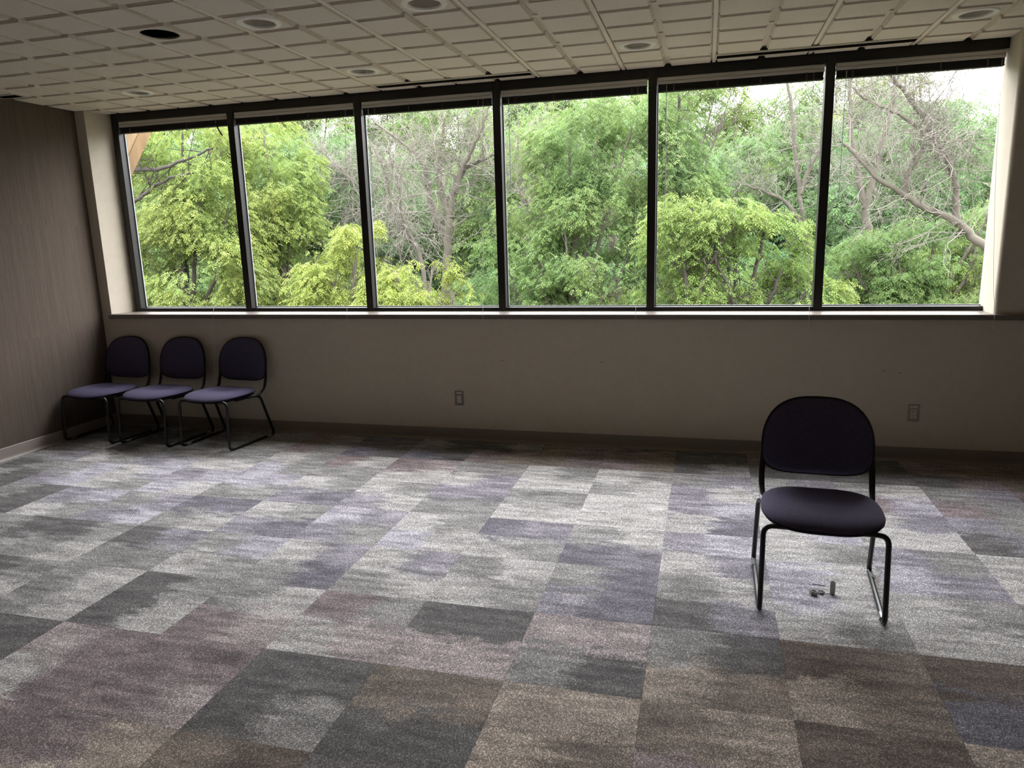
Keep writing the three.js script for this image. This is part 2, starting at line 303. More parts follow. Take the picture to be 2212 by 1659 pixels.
for (let j = -1; j <= 5; j += 2) mesh('grid_tee', box(XL, XEND, H + 0.016, H + 0.026, GZ0 - j * CZ - 0.012, GZ0 - j * CZ + 0.012), M.tee, ceiling);
{ // plain tile field behind the viewer, cut out for its two lit downlights
  const sh = new THREE.Shape([[XL, -ZB], [XR, -ZB], [XR, -ZEND - 0.001], [XL, -ZEND - 0.001]].map((p) => new THREE.Vector2(...p)));
  for (const z of [5.9, 11.3]) { const h = new THREE.Path(); h.absarc(-0.42, -z, 0.1, 0, Math.PI * 2, true); sh.holes.push(h); }
  mesh('ceiling_field', metric(new THREE.ExtrudeGeometry(sh, { depth: 0.03, bevelEnabled: false, curveSegments: 24 }).rotateX(-Math.PI / 2).translate(0, H, 0)), M.ceil, ceiling);
}
mesh('ceiling_field', metric(box(XEND + 0.001, XR, H, H + 0.03, -0.23, ZEND)), M.ceil, ceiling);

// recessed downlights (off in this part of the room; a row behind the viewer is lit and mirrors in the panes)
const trimGeo = new THREE.LatheGeometry([[0.082, 0.004], [0.084, -0.004], [0.09, -0.0075], [0.104, -0.0075], [0.113, -0.005], [0.116, 0]].map((p) => new THREE.Vector2(...p)), 48);
const baffleGeo = new THREE.LatheGeometry([[0.0845, 0.001], [0.08, 0.03], [0.073, 0.075], [0.066, 0.12], [0.03, 0.15], [0, 0.155]].map((p) => new THREE.Vector2(...p)), 40);
const canMat = std('#d2cdc2', 0.45, { side: THREE.DoubleSide }), glowCan = std('#ece8e0', 0.4, { side: THREE.DoubleSide, emissive: new THREE.Color(1, 0.85, 0.6), emissiveIntensity: 2.2 });  // lamp light on the lit reflectors is put in as a glow of their own
function downlight(x, z, label, lit) {
  const t = thing('downlight', label, 'ceiling light', [x, H, z], 0, 'recessed downlights');
  mesh('trim_ring', trimGeo, M.whiteTrim, t); mesh('reflector', baffleGeo, lit ? glowCan : canMat, t);
  if (lit) {
    mesh('lamp', new THREE.CylinderGeometry(0.06, 0.06, 0.01, 24), std('#ffffff', 0.5, { emissive: new THREE.Color(1, 0.86, 0.62), emissiveIntensity: 4 }), t, [0, 0.1, 0]);
    const s = new THREE.SpotLight(new THREE.Color(1, 0.85, 0.68), 3, 0, 0.92, 0.9, 2); s.position.set(0, 0.09, 0); s.target.position.set(0, -2, 0); s.castShadow = true; s.shadow.radius = 2; t.add(s, s.target);
  } else mesh('lamp', new THREE.SphereGeometry(0.05, 20, 12, 0, Math.PI * 2, Math.PI / 2, Math.PI / 2), std('#7d7a72', 0.4), t, [0, 0.135, 0]);
  return t;
}
for (const [i, j, label, k] of LIGHTS) if (k) downlight(GX0 + (i + 0.5) * CX, GZ0 - (j + 0.5) * CZ, label, false);
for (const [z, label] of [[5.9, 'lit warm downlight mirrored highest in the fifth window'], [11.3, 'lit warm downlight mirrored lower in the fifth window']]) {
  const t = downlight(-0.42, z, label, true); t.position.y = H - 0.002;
}

// slot diffusers
for (const [x0, x1, z, label] of [[GX0 + 6 * CX + 0.014, GX0 + 10 * CX - 0.014, GZ0 - 7 * CZ, 'long black two-slot air diffuser above the third and fourth windows'], [GX0 + 14 * CX + 0.014, GX0 + 18 * CX - 0.014, GZ0 - 7 * CZ, 'long black two-slot air diffuser above the fifth and sixth windows'], [XL + 0.005, XL + 0.215, 0.75, 'short slot air diffuser in ceiling beside the fabric wall']]) {
  const t = thing('slot_diffuser', label, 'air vent', [(x0 + x1) / 2, H, z], 0, 'ceiling slot diffusers'), w = x1 - x0;
  mesh('slot_shade_plate', box(-w / 2, w / 2, -0.0014, -0.0006, -0.1, 0.03), M.ventEnamelShade, t);  // flat plate whose near-black colour stands in for the shade inside the slots
  for (const [a, b] of [[-0.104, -0.098], [-0.01, 0.006], [0.022, 0.032]]) mesh('slot_bar', box(-w / 2, w / 2, -0.0034, -0.0012, a, b), M.ceil, t);
  for (const e of [-1, 1]) mesh('end_cap', box(e * w / 2 - 0.003, e * w / 2 + 0.003, -0.0036, -0.0008, -0.104, 0.032), M.ceil, t);
}

// ---------------------------------------------------------------- chairs
// a pad from an outline: rings from the middle to the rim, front and back skins
function pad(outline, front, back, rings = 9, N = 56) {
  const pos = [], idx = [], uv = [];
  const skin = (fn, flip) => {
    const o = pos.length / 3;
    for (let r = 0; r <= rings; r++) { const s = Math.sin(r / rings * Math.PI / 2); for (let k = 0; k < N; k++) { const [a, b] = outline(k / N * Math.PI * 2); const p = fn(a * s, b * s, s); pos.push(...p); uv.push(a * s, b * s); } }
    for (let r = 0; r < rings; r++) for (let k = 0; k < N; k++) { const a = o + r * N + k, b = o + r * N + (k + 1) % N, c = a + N, d = b + N; if (flip) idx.push(a, c, b, b, c, d); else idx.push(a, b, c, b, d, c); }
  };
  skin(front, true); skin(back, false);
  const g = new THREE.BufferGeometry(); g.setAttribute('position', new THREE.Float32BufferAttribute(pos, 3)); g.setAttribute('uv', new THREE.Float32BufferAttribute(uv, 2)); g.setIndex(idx); g.computeVertexNormals(); return g;
}
const sgn = (v, p) => Math.sign(v) * Math.abs(v) ** p;
const backOutline = (grow) => (a) => { const c = Math.cos(a), s = Math.sin(a); return s >= 0 ? [(0.243 + grow) * sgn(c, 0.72), (0.235 + grow) * sgn(s, 0.84)] : [(0.243 + grow) * sgn(c, 0.5) * (1 - 0.05 * s * s), (0.128 + grow) * sgn(s, 0.6)]; };
const lean = (x, y, off) => [x, 0.592 + y * 0.985, -0.262 - (y + 0.13) * 0.155 + x * x * 0.55 + off];
const backPad = pad(backOutline(-0.004), (x, y, s) => lean(x, y, 0.026 * Math.sqrt(Math.max(0, 1 - s ** 5)) - 0.002), (x, y, s) => lean(x, y, -0.004));
const backShell = pad(backOutline(0.002), (x, y, s) => lean(x, y, 0.002), (x, y, s) => lean(x, y, -0.012 - 0.012 * Math.sqrt(Math.max(0, 1 - s ** 6))));
const seatOutline = (grow) => (a) => { const c = Math.cos(a), s = Math.sin(a); return [(0.245 + grow) * sgn(c, 0.68) * (1 + 0.035 * s), (s > 0 ? 0.262 + grow : 0.225 + grow) * sgn(s, 0.74)]; };
const dip = (x, z) => -0.026 * Math.exp(-(x * x / 0.022 + (z + 0.04) ** 2 / 0.016)) - 0.30 * Math.max(0, z - 0.13) ** 2 * 3 + 0.09 * x * x;
const seatPad = pad((a) => { const [x, z] = seatOutline(0)(a); return [x, z]; }, (x, z, s) => [x, 0.408 + 0.036 * (Math.max(0, 1 - s ** 4)) ** 0.5 + dip(x, z) * 0.9, z + 0.02], (x, z, s) => [x, 0.4 - 0.006 * (1 - s * s) + dip(x, z) * 0.8, z + 0.02]);
const seatPan = pad(seatOutline(-0.006), (x, z, s) => [x, 0.404 + dip(x, z) * 0.8, z + 0.02], (x, z, s) => [x, 0.392 - 0.022 * Math.sqrt(Math.max(0, 1 - s ** 4)) + dip(x, z) * 0.5, z + 0.02]);
function chair(label, x, z, turn, group) {
  const t = thing('stacking_chair', label, 'chair', [x, 0, z], turn, group);
  const seat = mesh('seat', seatPad, M.seat, t); mesh('seat_pan', seatPan, M.shell, t);
  const back = mesh('backrest', backPad, M.back, t); mesh('back_shell', backShell, M.shell, back);
  for (const s of [-1, 1]) {
    const f = 0.24, r = 0.258;
    mesh('sled_frame', sweep(rounded([[s * 0.06, 0.388, 0.235], [s * f * 0.985, 0.388, 0.235], [s * f, 0.012, 0.262], [s * r, 0.012, -0.262], [s * 0.25, 0.372, -0.135], [s * 0.214, 0.376, -0.05], [s * 0.2, 0.378, 0.1]], 0.042, 6), 0.0112, 12), M.frame, t);
    mesh('back_upright', sweep(rounded([[s * 0.222, 0.374, -0.02], [s * 0.232, 0.372, -0.15], [s * 0.238, 0.415, -0.215], [s * 0.238, 0.5, -0.243], [s * 0.226, 0.64, -0.262]], 0.03, 5), 0.008, 10, 0.014), M.frame, t);
    for (const [gz, gx] of [[0.19, f], [-0.19, r]]) mesh('glide', new THREE.CylinderGeometry(0.0125, 0.0125, 0.05, 10).rotateX(Math.PI / 2), M.clear, t, [s * (gx + 0.0), 0.0128, gz]);
    mesh('bolt', new THREE.CylinderGeometry(0.004, 0.004, 0.004, 10).rotateX(Math.PI / 2), M.bead, t, [s * 0.238, 0.452, -0.222]);
  }
  return t;
}
chair('black framed chair with violet seat standing alone in the room', 0.508, 2.095, -0.048);
chair('violet seated chair of the row by the wall, tucked into the fabric wall corner', -4.962, 0.345, -0.05, 'row of chairs by the wall');
chair('violet seated chair in the middle of the row of three by the wall', -4.395, 0.345, -0.075, 'row of chairs by the wall');
chair('violet seated chair at the open end of the row of three by the wall', -3.8, 0.345, -0.09, 'row of chairs by the wall');

// ---------------------------------------------------------------- outlets
function outlet(x, y, label, mat) {
  const t = thing('wall_outlet', label, 'outlet', [x, y, 0], 0, 'duplex wall outlets');
  mesh('cover_plate', new RoundedBoxGeometry(0.073, 0.117, 0.006, 2, 0.0025), mat, t, [0, 0, 0.003]);
  for (const s of [0.5, -1]) {
    const f = mesh('receptacle', new RoundedBoxGeometry(0.034, 0.028, 0.003, 2, 0.0014), M.face, t, [0, s * 0.02 - 0.003, 0.0065]);
    for (const e of [-1, 1]) mesh('slot', new THREE.BoxGeometry(0.004, 0.01, 0.001), M.black, f, [e * 0.0075, 0.003, 0.0014]);
    mesh('slot', new THREE.CylinderGeometry(0.003, 0.003, 0.001, 10).rotateX(Math.PI / 2), M.black, f, [0, -0.008, 0.0014]);
  }
  const st = mesh('sticker', new THREE.BoxGeometry(0.042, 0.012, 0.0006), std('#d8d0c6', 0.6), t, [0, 0.042, 0.0063]);
  for (const [a, w] of [[-0.01, 0.012], [0.01, 0.008]]) mesh('print_mark', new THREE.BoxGeometry(w, 0.004, 0.0003), std('#5d544c', 0.7), st, [a, 0, 0.0003]);
}
outlet(-1.878, 0.347, 'brown duplex wall outlet below the third and fourth windows', std('#7c7068', 0.45));
outlet(1.395, 0.345, 'beige duplex wall outlet below the window next to the right pier', std('#9c9083', 0.5));

// ---------------------------------------------------------------- scraps on the carpet under the lone chair
{
  const white = std('#a3a39d', 0.6, { side: THREE.DoubleSide });
  const t = thing('plastic_tube', 'short white plastic tube standing upright on the carpet', 'tube', [0.58, 0, 2.105], 0.2);
  mesh('tube_wall', new THREE.LatheGeometry([[0.0085, 0], [0.0112, 0], [0.0112, 0.056], [0.0105, 0.0575], [0.0092, 0.0575], [0.0085, 0.056], [0.0085, 0]].map((p) => new THREE.Vector2(...p)), 28), white, t);
  const ring = (name, label, x, z, r, h, turn, tilt, n) => {
    const q = thing(name, label, 'ring', [x, 0.0015, z], turn, 'cut rings on the carpet'), o = new THREE.Shape(), i = new THREE.Path();
    for (let k = 0; k < n; k++) { const a = k / n * Math.PI * 2, e = 1 + 0.35 * Math.cos(a) ** 2; (k ? o.lineTo.bind(o) : o.moveTo.bind(o))(Math.cos(a) * r * e, Math.sin(a) * r); (k ? i.lineTo.bind(i) : i.moveTo.bind(i))(Math.cos(a) * (r * e - 0.0022), Math.sin(a) * (r - 0.0022)); }
    o.holes.push(i); const g = new THREE.ExtrudeGeometry(o, { depth: h, bevelEnabled: true, bevelSize: 0.0006, bevelThickness: 0.0006, bevelSegments: 1 }); g.rotateX(-Math.PI / 2); g.rotateZ(tilt); g.translate(0, Math.abs(tilt) * r, 0);
    mesh('ring_wall', g, white, q); return q;
  };
  ring('plastic_ring', 'tilted white six-sided ring, the taller of two on the carpet', 0.497, 2.13, 0.0125, 0.016, -0.3, -0.18, 6);
  ring('plastic_ring', 'flat white ring lying between taller ring and upright tube', 0.532, 2.108, 0.0125, 0.007, 0.15, 0.05, 12);
  const d = thing('thread', 'dark loose thread lying behind the two white rings', 'thread', [0.533, 0, 2.03]);
  mesh('strand', tubeGeo([[-0.027, 0.0012, -0.002], [0, 0.0012, 0.001], [0.026, 0.0012, 0.004]], 0.0011, 5), std('#3c3a42', 0.9), d);
  const r = rng(5), bits = []; for (let k = 0; k < 26; k++) { const b = new THREE.TetrahedronGeometry(0.0012 + r() * 0.0022); b.rotateX(r() * 3); b.rotateZ(r() * 3); b.translate(0.548 + (r() - 0.4) * 0.05, 0.0016, 2.118 + (r() - 0.5) * 0.024); bits.push(b); }
  const c = mesh('crumbs', mergeGeometries(bits), white, scene); c.userData = { kind: 'stuff', label: 'white crumbs scattered around the tube on the carpet', category: 'crumbs' };
}

// ---------------------------------------------------------------- outdoors: ground, concrete fin, trees
const ground = structure('ground', 'shaded woodland ground outside the building', 'ground');
mesh('soil', box(-70, 60, -4.7, -4.5, -80, -0.43), std('#4a4a33', 1), ground);
{
  const t = thing('concrete_fin', 'tan concrete fin sloping up outside the first window', 'building fin');
  const body = (pts, x0, x1) => { const s = new THREE.Shape(pts.map(([z, y]) => new THREE.Vector2(-z, y))); const g = new THREE.ExtrudeGeometry(s, { depth: x1 - x0, bevelEnabled: false }); g.rotateY(Math.PI / 2); g.translate(x0, 0, 0); return metric(g); };
  const line = (z) => 2.24 + (-z - 0.608) * 1.306;
  mesh('fin_body', body([[-0.46, 0.5], [-0.46, 3.4], [-1.4, 3.4], [-1.36, line(-1.36)], [-0.46, line(-0.46)]].filter((p, i) => i), -5.62, -5.3), M.concrete, t);
  mesh('edge_band', body([[-1.37, line(-1.37)], [-1.28, line(-1.37) + 0.1], [-0.46, line(-0.46) + 0.18], [-0.46, line(-0.46)]], -5.3, -5.288), std('#867051', 0.95, { map: concreteTex }), t);
}

// wood: tapered limbs from polylines, and twigs grown from them
class Wood {
  constructor(seed) { this.r = rng(seed); this.pos = []; this.idx = []; this.tips = []; }
  tube(P, r0, r1, sides) {
    const n = P.length; let up = new THREE.Vector3(0.31, 0.2, 0.93); const t = new THREE.Vector3(), s = new THREE.Vector3();
    for (let i = 0; i < n; i++) {
      t.subVectors(P[Math.min(i + 1, n - 1)], P[Math.max(i - 1, 0)]).normalize(); up.addScaledVector(t, -up.dot(t)).normalize(); s.crossVectors(t, up);
      const r = r0 + (r1 - r0) * i / (n - 1), o = this.pos.length / 3;
      for (let k = 0; k < sides; k++) { const a = k / sides * 6.2832, c = Math.cos(a) * r, d = Math.sin(a) * r; this.pos.push(P[i].x + up.x * c + s.x * d, P[i].y + up.y * c + s.y * d, P[i].z + up.z * c + s.z * d); }
      if (i) for (let k = 0; k < sides; k++) { const a = o - sides + k, b = o - sides + (k + 1) % sides; this.idx.push(a, b, a + sides, b, b + sides, a + sides); }
    }
  }
  limb(pts, r0, r1, sides = 8) { const c = new THREE.CatmullRomCurve3(pts.map((p) => new THREE.Vector3(...p)), false, 'centripetal'); const P = c.getPoints(pts.length * 4); for (const p of P) { p.x += (this.r() - 0.5) * r1 * 1.8; p.y += (this.r() - 0.5) * r1 * 1.8; } this.tube(P, r0, r1, sides); return P; }
  twig(p, dir, len, rad, level, opt) {
    const n = level > 1 ? 5 : 4, P = [p.clone()], d = dir.clone().normalize(), q = p.clone();
    for (let i = 0; i < n; i++) { d.x += (this.r() - 0.5) * opt.wob; d.y += (this.r() - 0.5) * opt.wob + opt.lift; d.z += (this.r() - 0.5) * opt.wob; d.normalize(); q.addScaledVector(d, len / n); P.push(q.clone()); }
    this.tube(P, rad, rad * 0.35, level > 1 ? 4 : 3); if (level <= 1) this.tips.push([P[n], d.clone()]);
    if (level > 0) { const m = opt.kids; for (let k = 0; k < m; k++) { const i = 1 + Math.floor(this.r() * n), b = P[i], v = new THREE.Vector3(this.r() - 0.5, this.r() - 0.5, this.r() - 0.5).normalize().multiplyScalar(0.85).add(d); this.twig(b, v, len * (0.42 + this.r() * 0.3), rad * 0.6, level - 1, opt); } }
  }
  twigs(P, count, len, rad, level, opt) { for (let k = 0; k < count; k++) { const f = 0.12 + 0.88 * this.r(), i = Math.min(P.length - 2, Math.floor(f * (P.length - 1))), t = P[i + 1].clone().sub(P[i]).normalize(), v = new THREE.Vector3(this.r() - 0.5, this.r() - 0.35, (this.r() - 0.5) * 0.8).normalize().addScaledVector(t, 0.5); this.twig(P[i], v, len * (0.5 + this.r()), rad, level, opt); } }
  build(name, mat, parent) { const g = new THREE.BufferGeometry(); g.setAttribute('position', new THREE.Float32BufferAttribute(this.pos, 3)); g.setIndex(this.idx); g.computeVertexNormals(); return mesh(name, g, mat, parent); }
}
const bark = { grey: std('#4d493f', 0.95), pale: std('#67635a', 0.95), dark: std('#302c26', 0.95) };
// one spray: a drooping stalk with seven folded leaflets
const sprayGeo = (() => {
  const pos = [], idx = []; const leaf = (bx, by, bz, dx, dy, dz, w) => { const k = pos.length / 3, l = Math.hypot(dx, dz) || 1, sx = -dz / l * w, sz = dx / l * w; pos.push(bx, by, bz, bx + dx * 0.45 + sx, by + dy * 0.45 - w * 0.35, bz + dz * 0.45 + sz, bx + dx, by + dy, bz + dz, bx + dx * 0.45 - sx, by + dy * 0.45 - w * 0.35, bz + dz * 0.45 - sz); idx.push(k, k + 1, k + 2, k, k + 2, k + 3); };
  const r = rng(3);
  for (let k = 0; k < 3; k++) { const z = 0.06 + k * 0.055, y = -z * z * 1.6; for (const s of [-1, 1]) leaf(0, y, z, s * (0.07 + r() * 0.015), -0.035 - r() * 0.03, 0.035 + r() * 0.02, 0.017); }
  leaf(0, -0.06, 0.2, 0.01, -0.06, 0.075, 0.02);
  const g = new THREE.BufferGeometry(); g.setAttribute('position', new THREE.Float32BufferAttribute(pos, 3)); g.setIndex(idx); return g.toNonIndexed().computeVertexNormals() || g;
})();
{ const g = sprayGeo; g.computeVertexNormals(); }
const leafMat = new THREE.MeshPhysicalMaterial({ color: '#a2a2a2', roughness: 1, transmission: 0.4, thickness: 0, side: THREE.DoubleSide, specularIntensity: 0.3 });
function foliage(parent, lobes, seed, colors, density, size, opt = {}) {
  const r = rng(seed), list = [], q = new THREE.Quaternion(), e = new THREE.Euler(), m = new THREE.Matrix4(), v = new THREE.Vector3(), sc = new THREE.Vector3(), c = new THREE.Color(), A = colors.map((h) => new THREE.Color(h));
  const cl = opt.clump ?? 1.6;
  const all = []; // every lobe carries smaller shoots that stand out from it, so that crowns end ragged
  for (const l of lobes) { all.push(l); const [x, y, z, rx, ry, rz] = l; for (let k = 0; k < 7; k++) { const a = r() * 6.2832, u = r() * 1.3 - 0.45, s = Math.sqrt(Math.max(0.05, 1 - u * u)), f = 0.2 + r() * 0.22; all.push([x + Math.cos(a) * s * rx * 0.98, y + u * ry * 0.98, z + Math.sin(a) * s * rz * 0.98, rx * f, ry * f * 1.25, rz * f]); } }
  for (const [x, y, z, rx, ry, rz] of all) {
    const n = Math.round(density * (rx * ry + ry * rz + rx * rz) * 33 / (size * size));
    for (let k = 0; k < n; k++) {
      const u = r() * 2 - 1, a = r() * 6.2832, s = Math.sqrt(1 - u * u), dx = s * Math.cos(a), dy = u, dz = s * Math.sin(a), rad = (0.5 + 0.55 * Math.sqrt(r())) * (0.66 + 0.62 * noise3(dx * 2.6 + x * 3, dy * 2.6 + y * 3, dz * 2.6 + z * 3));
      v.set(x + dx * rx * rad, y + dy * ry * rad, z + dz * rz * rad);
      const g = noise3(v.x * cl + 7, v.y * cl * 1.25, v.z * cl + 40); if (g < 0.3 + 0.3 * r() * (opt.gap ?? 1)) continue;
      e.set(-0.05 + r() * 0.75, Math.atan2(dx, dz) + (r() - 0.5) * 2.6, (r() - 0.5) * 0.9, 'YXZ'); q.setFromEuler(e); const w = size * (0.65 + r() * 0.7); sc.set(w, w, w);
      const h = Math.min(0.999, Math.max(0, noise3(v.x * 0.9 + 3, v.y * 0.9, v.z * 0.9) * 1.3 - 0.15 + (r() - 0.5) * 0.5)) * (A.length - 1), i = Math.floor(h);
      c.copy(A[i]).lerp(A[i + 1], h - i).multiplyScalar(0.85 + r() * 0.3); list.push([m.compose(v, q, sc).clone(), c.clone()]);
    }
  }
  const im = new THREE.InstancedMesh(sprayGeo, leafMat, list.length); im.name = 'foliage'; im.userData.kind = 'stuff'; im.castShadow = im.receiveShadow = true;
  list.forEach(([a, b], k) => { im.setMatrixAt(k, a); im.setColorAt(k, b); }); parent.add(im); return list.length;
}
let leaves = 0;
const nth = ['first', 'second', 'third', 'fourth', 'fifth', 'sixth'];
const through = (x, z) => nth[Math.max(0, Math.min(5, MX.findIndex((m) => m > x * 5.62 / (5.32 - z)) - 1 + (x * 5.62 / (5.32 - z) > MX[6] ? 7 : 0)))];
// leaf colours: each kind of tree has one green, varied a little in hue from spray to spray
const YEL = ['#9cba58', '#a9c05c', '#b4c25e', '#a0bd66'], GRN = ['#83aa5e', '#90b05e', '#9ab462', '#80a868'], BLU = ['#80a766', '#8aab66', '#7fa86e'], DRK = ['#7da866', '#87ac68', '#7aa86e'], LEMON = ['#adc257', '#b8c65c', '#b2c552', '#bec866'], SPRING = ['#92b458', '#9fba5c', '#a8be5e', '#8eb264'];
// leafy tree: trunk from the ground, limbs to each lobe of the crown, leaf sprays
function leafyTree(label, lobes, colors, seed, o = {}) {
  lobes = lobes.map(([a, b, c, p, q, w]) => [a, b, c, p * (o.puff ?? 1.18), q * (o.puff ?? 1.18), w * 1.1]); const x = lobes.reduce((s, l) => s + l[0], 0) / lobes.length, z = lobes.reduce((s, l) => s + l[2], 0) / lobes.length, by = -4.5;
  const t = thing(o.name ?? 'leafy_tree', label, o.category ?? 'tree', [x, by, z], 0, o.group), L = lobes.map(([a, b, c, ...s]) => [a - x, b - by, c - z, ...s]), w = new Wood(seed);
  const top = Math.max(...L.map((l) => l[1])), low = Math.min(...L.map((l) => l[1]));
  const tr = new Wood(seed + 1), fork = Math.max(0.8, low - 0.6); tr.limb([[0, 0, 0], [0.08, fork * 0.5, 0.05], [0, fork, 0], [0.05, (fork + top) / 2, 0]], o.trunk ?? 0.16, (o.trunk ?? 0.16) * 0.5, 8); tr.build('trunk', bark[o.bark ?? 'grey'], t);
  for (const [a, b, c, rx, ry] of L) { const P = w.limb([[0, fork * 0.9, 0], [a * 0.4, fork + (b - fork) * 0.5, c * 0.4], [a * 0.85, b, c * 0.85], [a * 1.05, b + ry * 0.7, c]], 0.05 * (o.limb ?? 1), 0.014 * (o.limb ?? 1), 6); w.twigs(P, o.twigs ?? 12, Math.max(rx, ry) * 0.45, 0.01 * (o.limb ?? 1), 1, { wob: 0.5, lift: 0.02, kids: 3 }); }
  for (const pts of o.limbs ?? []) { const P = w.limb(pts.map(([a, b, c]) => [a - x, b - by, c - z]), o.limbR ?? 0.06, (o.limbR ?? 0.06) * 0.35, 7); w.twigs(P, 10, 0.6, 0.012, 1, { wob: 0.6, lift: 0.02, kids: 3 }); }
  w.build('branches', bark[o.bark ?? 'grey'], t);
  leaves += foliage(t, L, seed + 2, colors, o.density ?? 9, o.size ?? 0.56, o); return t;
}
// bare tree: limbs traced through their real distance, with a haze of twigs
function bareTree(label, limbs, seed, o = {}) {
  const [x, , z] = limbs[0][0], by = -4.5, t = thing(o.name ?? 'bare_tree', label, 'tree', [x, by, z], 0, o.group), tr = new Wood(seed), w = new Wood(seed + 9);
  limbs.forEach((pts, n) => {
    const L = pts.map(([a, b, c]) => [a - x, b - by, c - z]), r0 = (o.r ?? 0.1) * (n ? 0.6 : 0.85);
    if (n === 0) L.unshift([L[0][0] + (o.root?.[0] ?? 0), 0, L[0][2] + (o.root?.[1] ?? 0)]);
    const P = tr.limb(L, r0, r0 * 0.25, 8);
    const Q = P.filter((p) => p.y > 4.2); w.twigs(Q, Math.round((o.n ?? 26) * 1.35), o.len ?? 0.9, o.tr ?? 0.0095, o.level ?? 2, { wob: o.wob ?? 0.75, lift: o.lift ?? 0.0, kids: o.kids ?? 4 });
  });
  tr.build('trunk', bark[o.bark ?? 'grey'], t); w.build('twigs', bark[o.twigBark ?? 'pale'], t); return t;
}

// near trees
leafyTree('yellow-green tree with dark crooked limb outside the first window', [[-9.67, 3.3, -7, 0.9, 0.8, 0.8], [-10.6, 2.5, -7.3, 0.9, 0.9, 0.8], [-9.2, 2.4, -6.8, 0.8, 0.9, 0.8], [-10.2, 1.3, -7, 1.0, 0.9, 0.9], [-9.0, 1.2, -7, 0.9, 0.9, 0.9], [-11.0, 0.7, -7, 0.8, 0.9, 0.8], [-9.6, 0.2, -6.6, 1.2, 0.7, 0.8], [-10.4, 0.5, -6.1, 0.9, 0.6, 0.5], [-9.3, 0.5, -6.0, 0.9, 0.6, 0.5]], YEL, 11,
  { bark: 'dark', limbs: [[[-10.91, 0.05, -6.6], [-10.84, 1.36, -6.6], [-10.91, 2.18, -6.6], [-10.82, 2.8, -6.5], [-10.53, 3.26, -6.4], [-10.23, 3.46, -6.4], [-10.27, 3.72, -6.4], [-10.15, 4.01, -6.4]], [[-10.73, 3.01, -6.5], [-10.14, 3.01, -6.3], [-9.62, 2.98, -6.2], [-8.98, 3.14, -6.2], [-8.46, 3.28, -6.2]], [[-10.85, 1.73, -6.5], [-10.51, 2.3, -6.3], [-10.05, 2.54, -6.2], [-9.54, 2.78, -6.2], [-8.91, 2.88, -6.2]]], limbR: 0.05, density: 8 });
leafyTree('yellow-green tree with rounded lobes outside the second window', [[-8.9, 3.3, -8.5, 0.8, 0.8, 0.8], [-8.8, 2.5, -8.5, 0.9, 0.8, 0.8], [-9.3, 1.6, -8.4, 0.9, 0.8, 0.8], [-8.4, 1.5, -8.3, 0.8, 0.8, 0.8], [-8.9, 0.7, -8.3, 1.0, 0.8, 0.8], [-7.8, 0.8, -8.3, 0.8, 0.7, 0.8], [-8.3, 0.0, -8.2, 1.3, 0.6, 0.8]], YEL, 23, { density: 9 });
leafyTree('bright yellow shrub top at the mullion between second and third windows', [[-6.5, 0.75, -6.5, 0.6, 0.5, 0.5], [-5.95, 1.3, -6.5, 0.38, 0.6, 0.4], [-5.75, 0.6, -6.4, 0.6, 0.5, 0.5], [-6.9, 0.4, -6.5, 0.6, 0.5, 0.5], [-6.2, 0.1, -6.4, 1.0, 0.5, 0.6]], LEMON, 31, { name: 'tall_shrub', category: 'shrub', trunk: 0.06, density: 10, size: 0.6 });
leafyTree('bright yellow shrub spreading below the dead tree of the third window', [[-5.1, 0.75, -6.2, 0.5, 0.4, 0.5], [-4.45, 0.8, -6.2, 0.5, 0.4, 0.5], [-4.8, 0.4, -6.2, 0.7, 0.4, 0.5], [-4.1, 0.4, -6.2, 0.5, 0.4, 0.5], [-5.3, 0.3, -6.2, 0.6, 0.4, 0.5]], LEMON, 37, { name: 'tall_shrub', category: 'shrub', trunk: 0.06, density: 9, size: 0.6 });
leafyTree('green tree with tall airy crown filling the fourth window', [[-2.0, 3.75, -9.5, 0.9, 0.7, 0.8], [-2.7, 3.2, -9.5, 0.9, 0.7, 0.8], [-1.5, 2.95, -9.4, 0.8, 0.8, 0.8], [-3.2, 2.4, -9.6, 0.8, 0.8, 0.8], [-2.1, 1.95, -9.4, 1.0, 0.8, 0.8], [-3.5, 1.1, -9.5, 0.9, 0.8, 0.8], [-2.5, 0.85, -9.3, 1.0, 0.8, 0.8], [-1.4, 0.95, -9.4, 0.9, 0.8, 0.8], [-2.6, 0.0, -9.2, 1.6, 0.7, 0.8], [-3.9, 0.2, -9.4, 0.8, 0.8, 0.8], [-3.1, 0.4, -8.4, 0.8, 0.6, 0.5], [-2.1, 0.5, -8.3, 0.8, 0.7, 0.5], [-2.6, 1.2, -8.5, 0.7, 0.6, 0.5]], GRN, 41, { density: 6.5, gap: 1.25 });
leafyTree('slim green tree with upright stem at the left of the fifth window', [[-0.6, 3.8, -10, 0.6, 0.7, 0.6], [-0.65, 3.0, -10, 0.5, 0.6, 0.6], [-0.3, 2.4, -10, 0.5, 0.5, 0.6], [-0.9, 2.0, -10, 0.6, 0.7, 0.6]], GRN, 43, { bark: 'dark', density: 6, limbs: [[[-0.62, -0.47, -9.6], [-0.71, 1.06, -9.6], [-0.77, 2.17, -9.5], [-0.8, 3.07, -9.5], [-0.83, 3.94, -9.5]], [[-0.74, 1.62, -9.6], [-0.42, 1.24, -9.4], [-0.09, 1.05, -9.4]]], limbR: 0.045 });
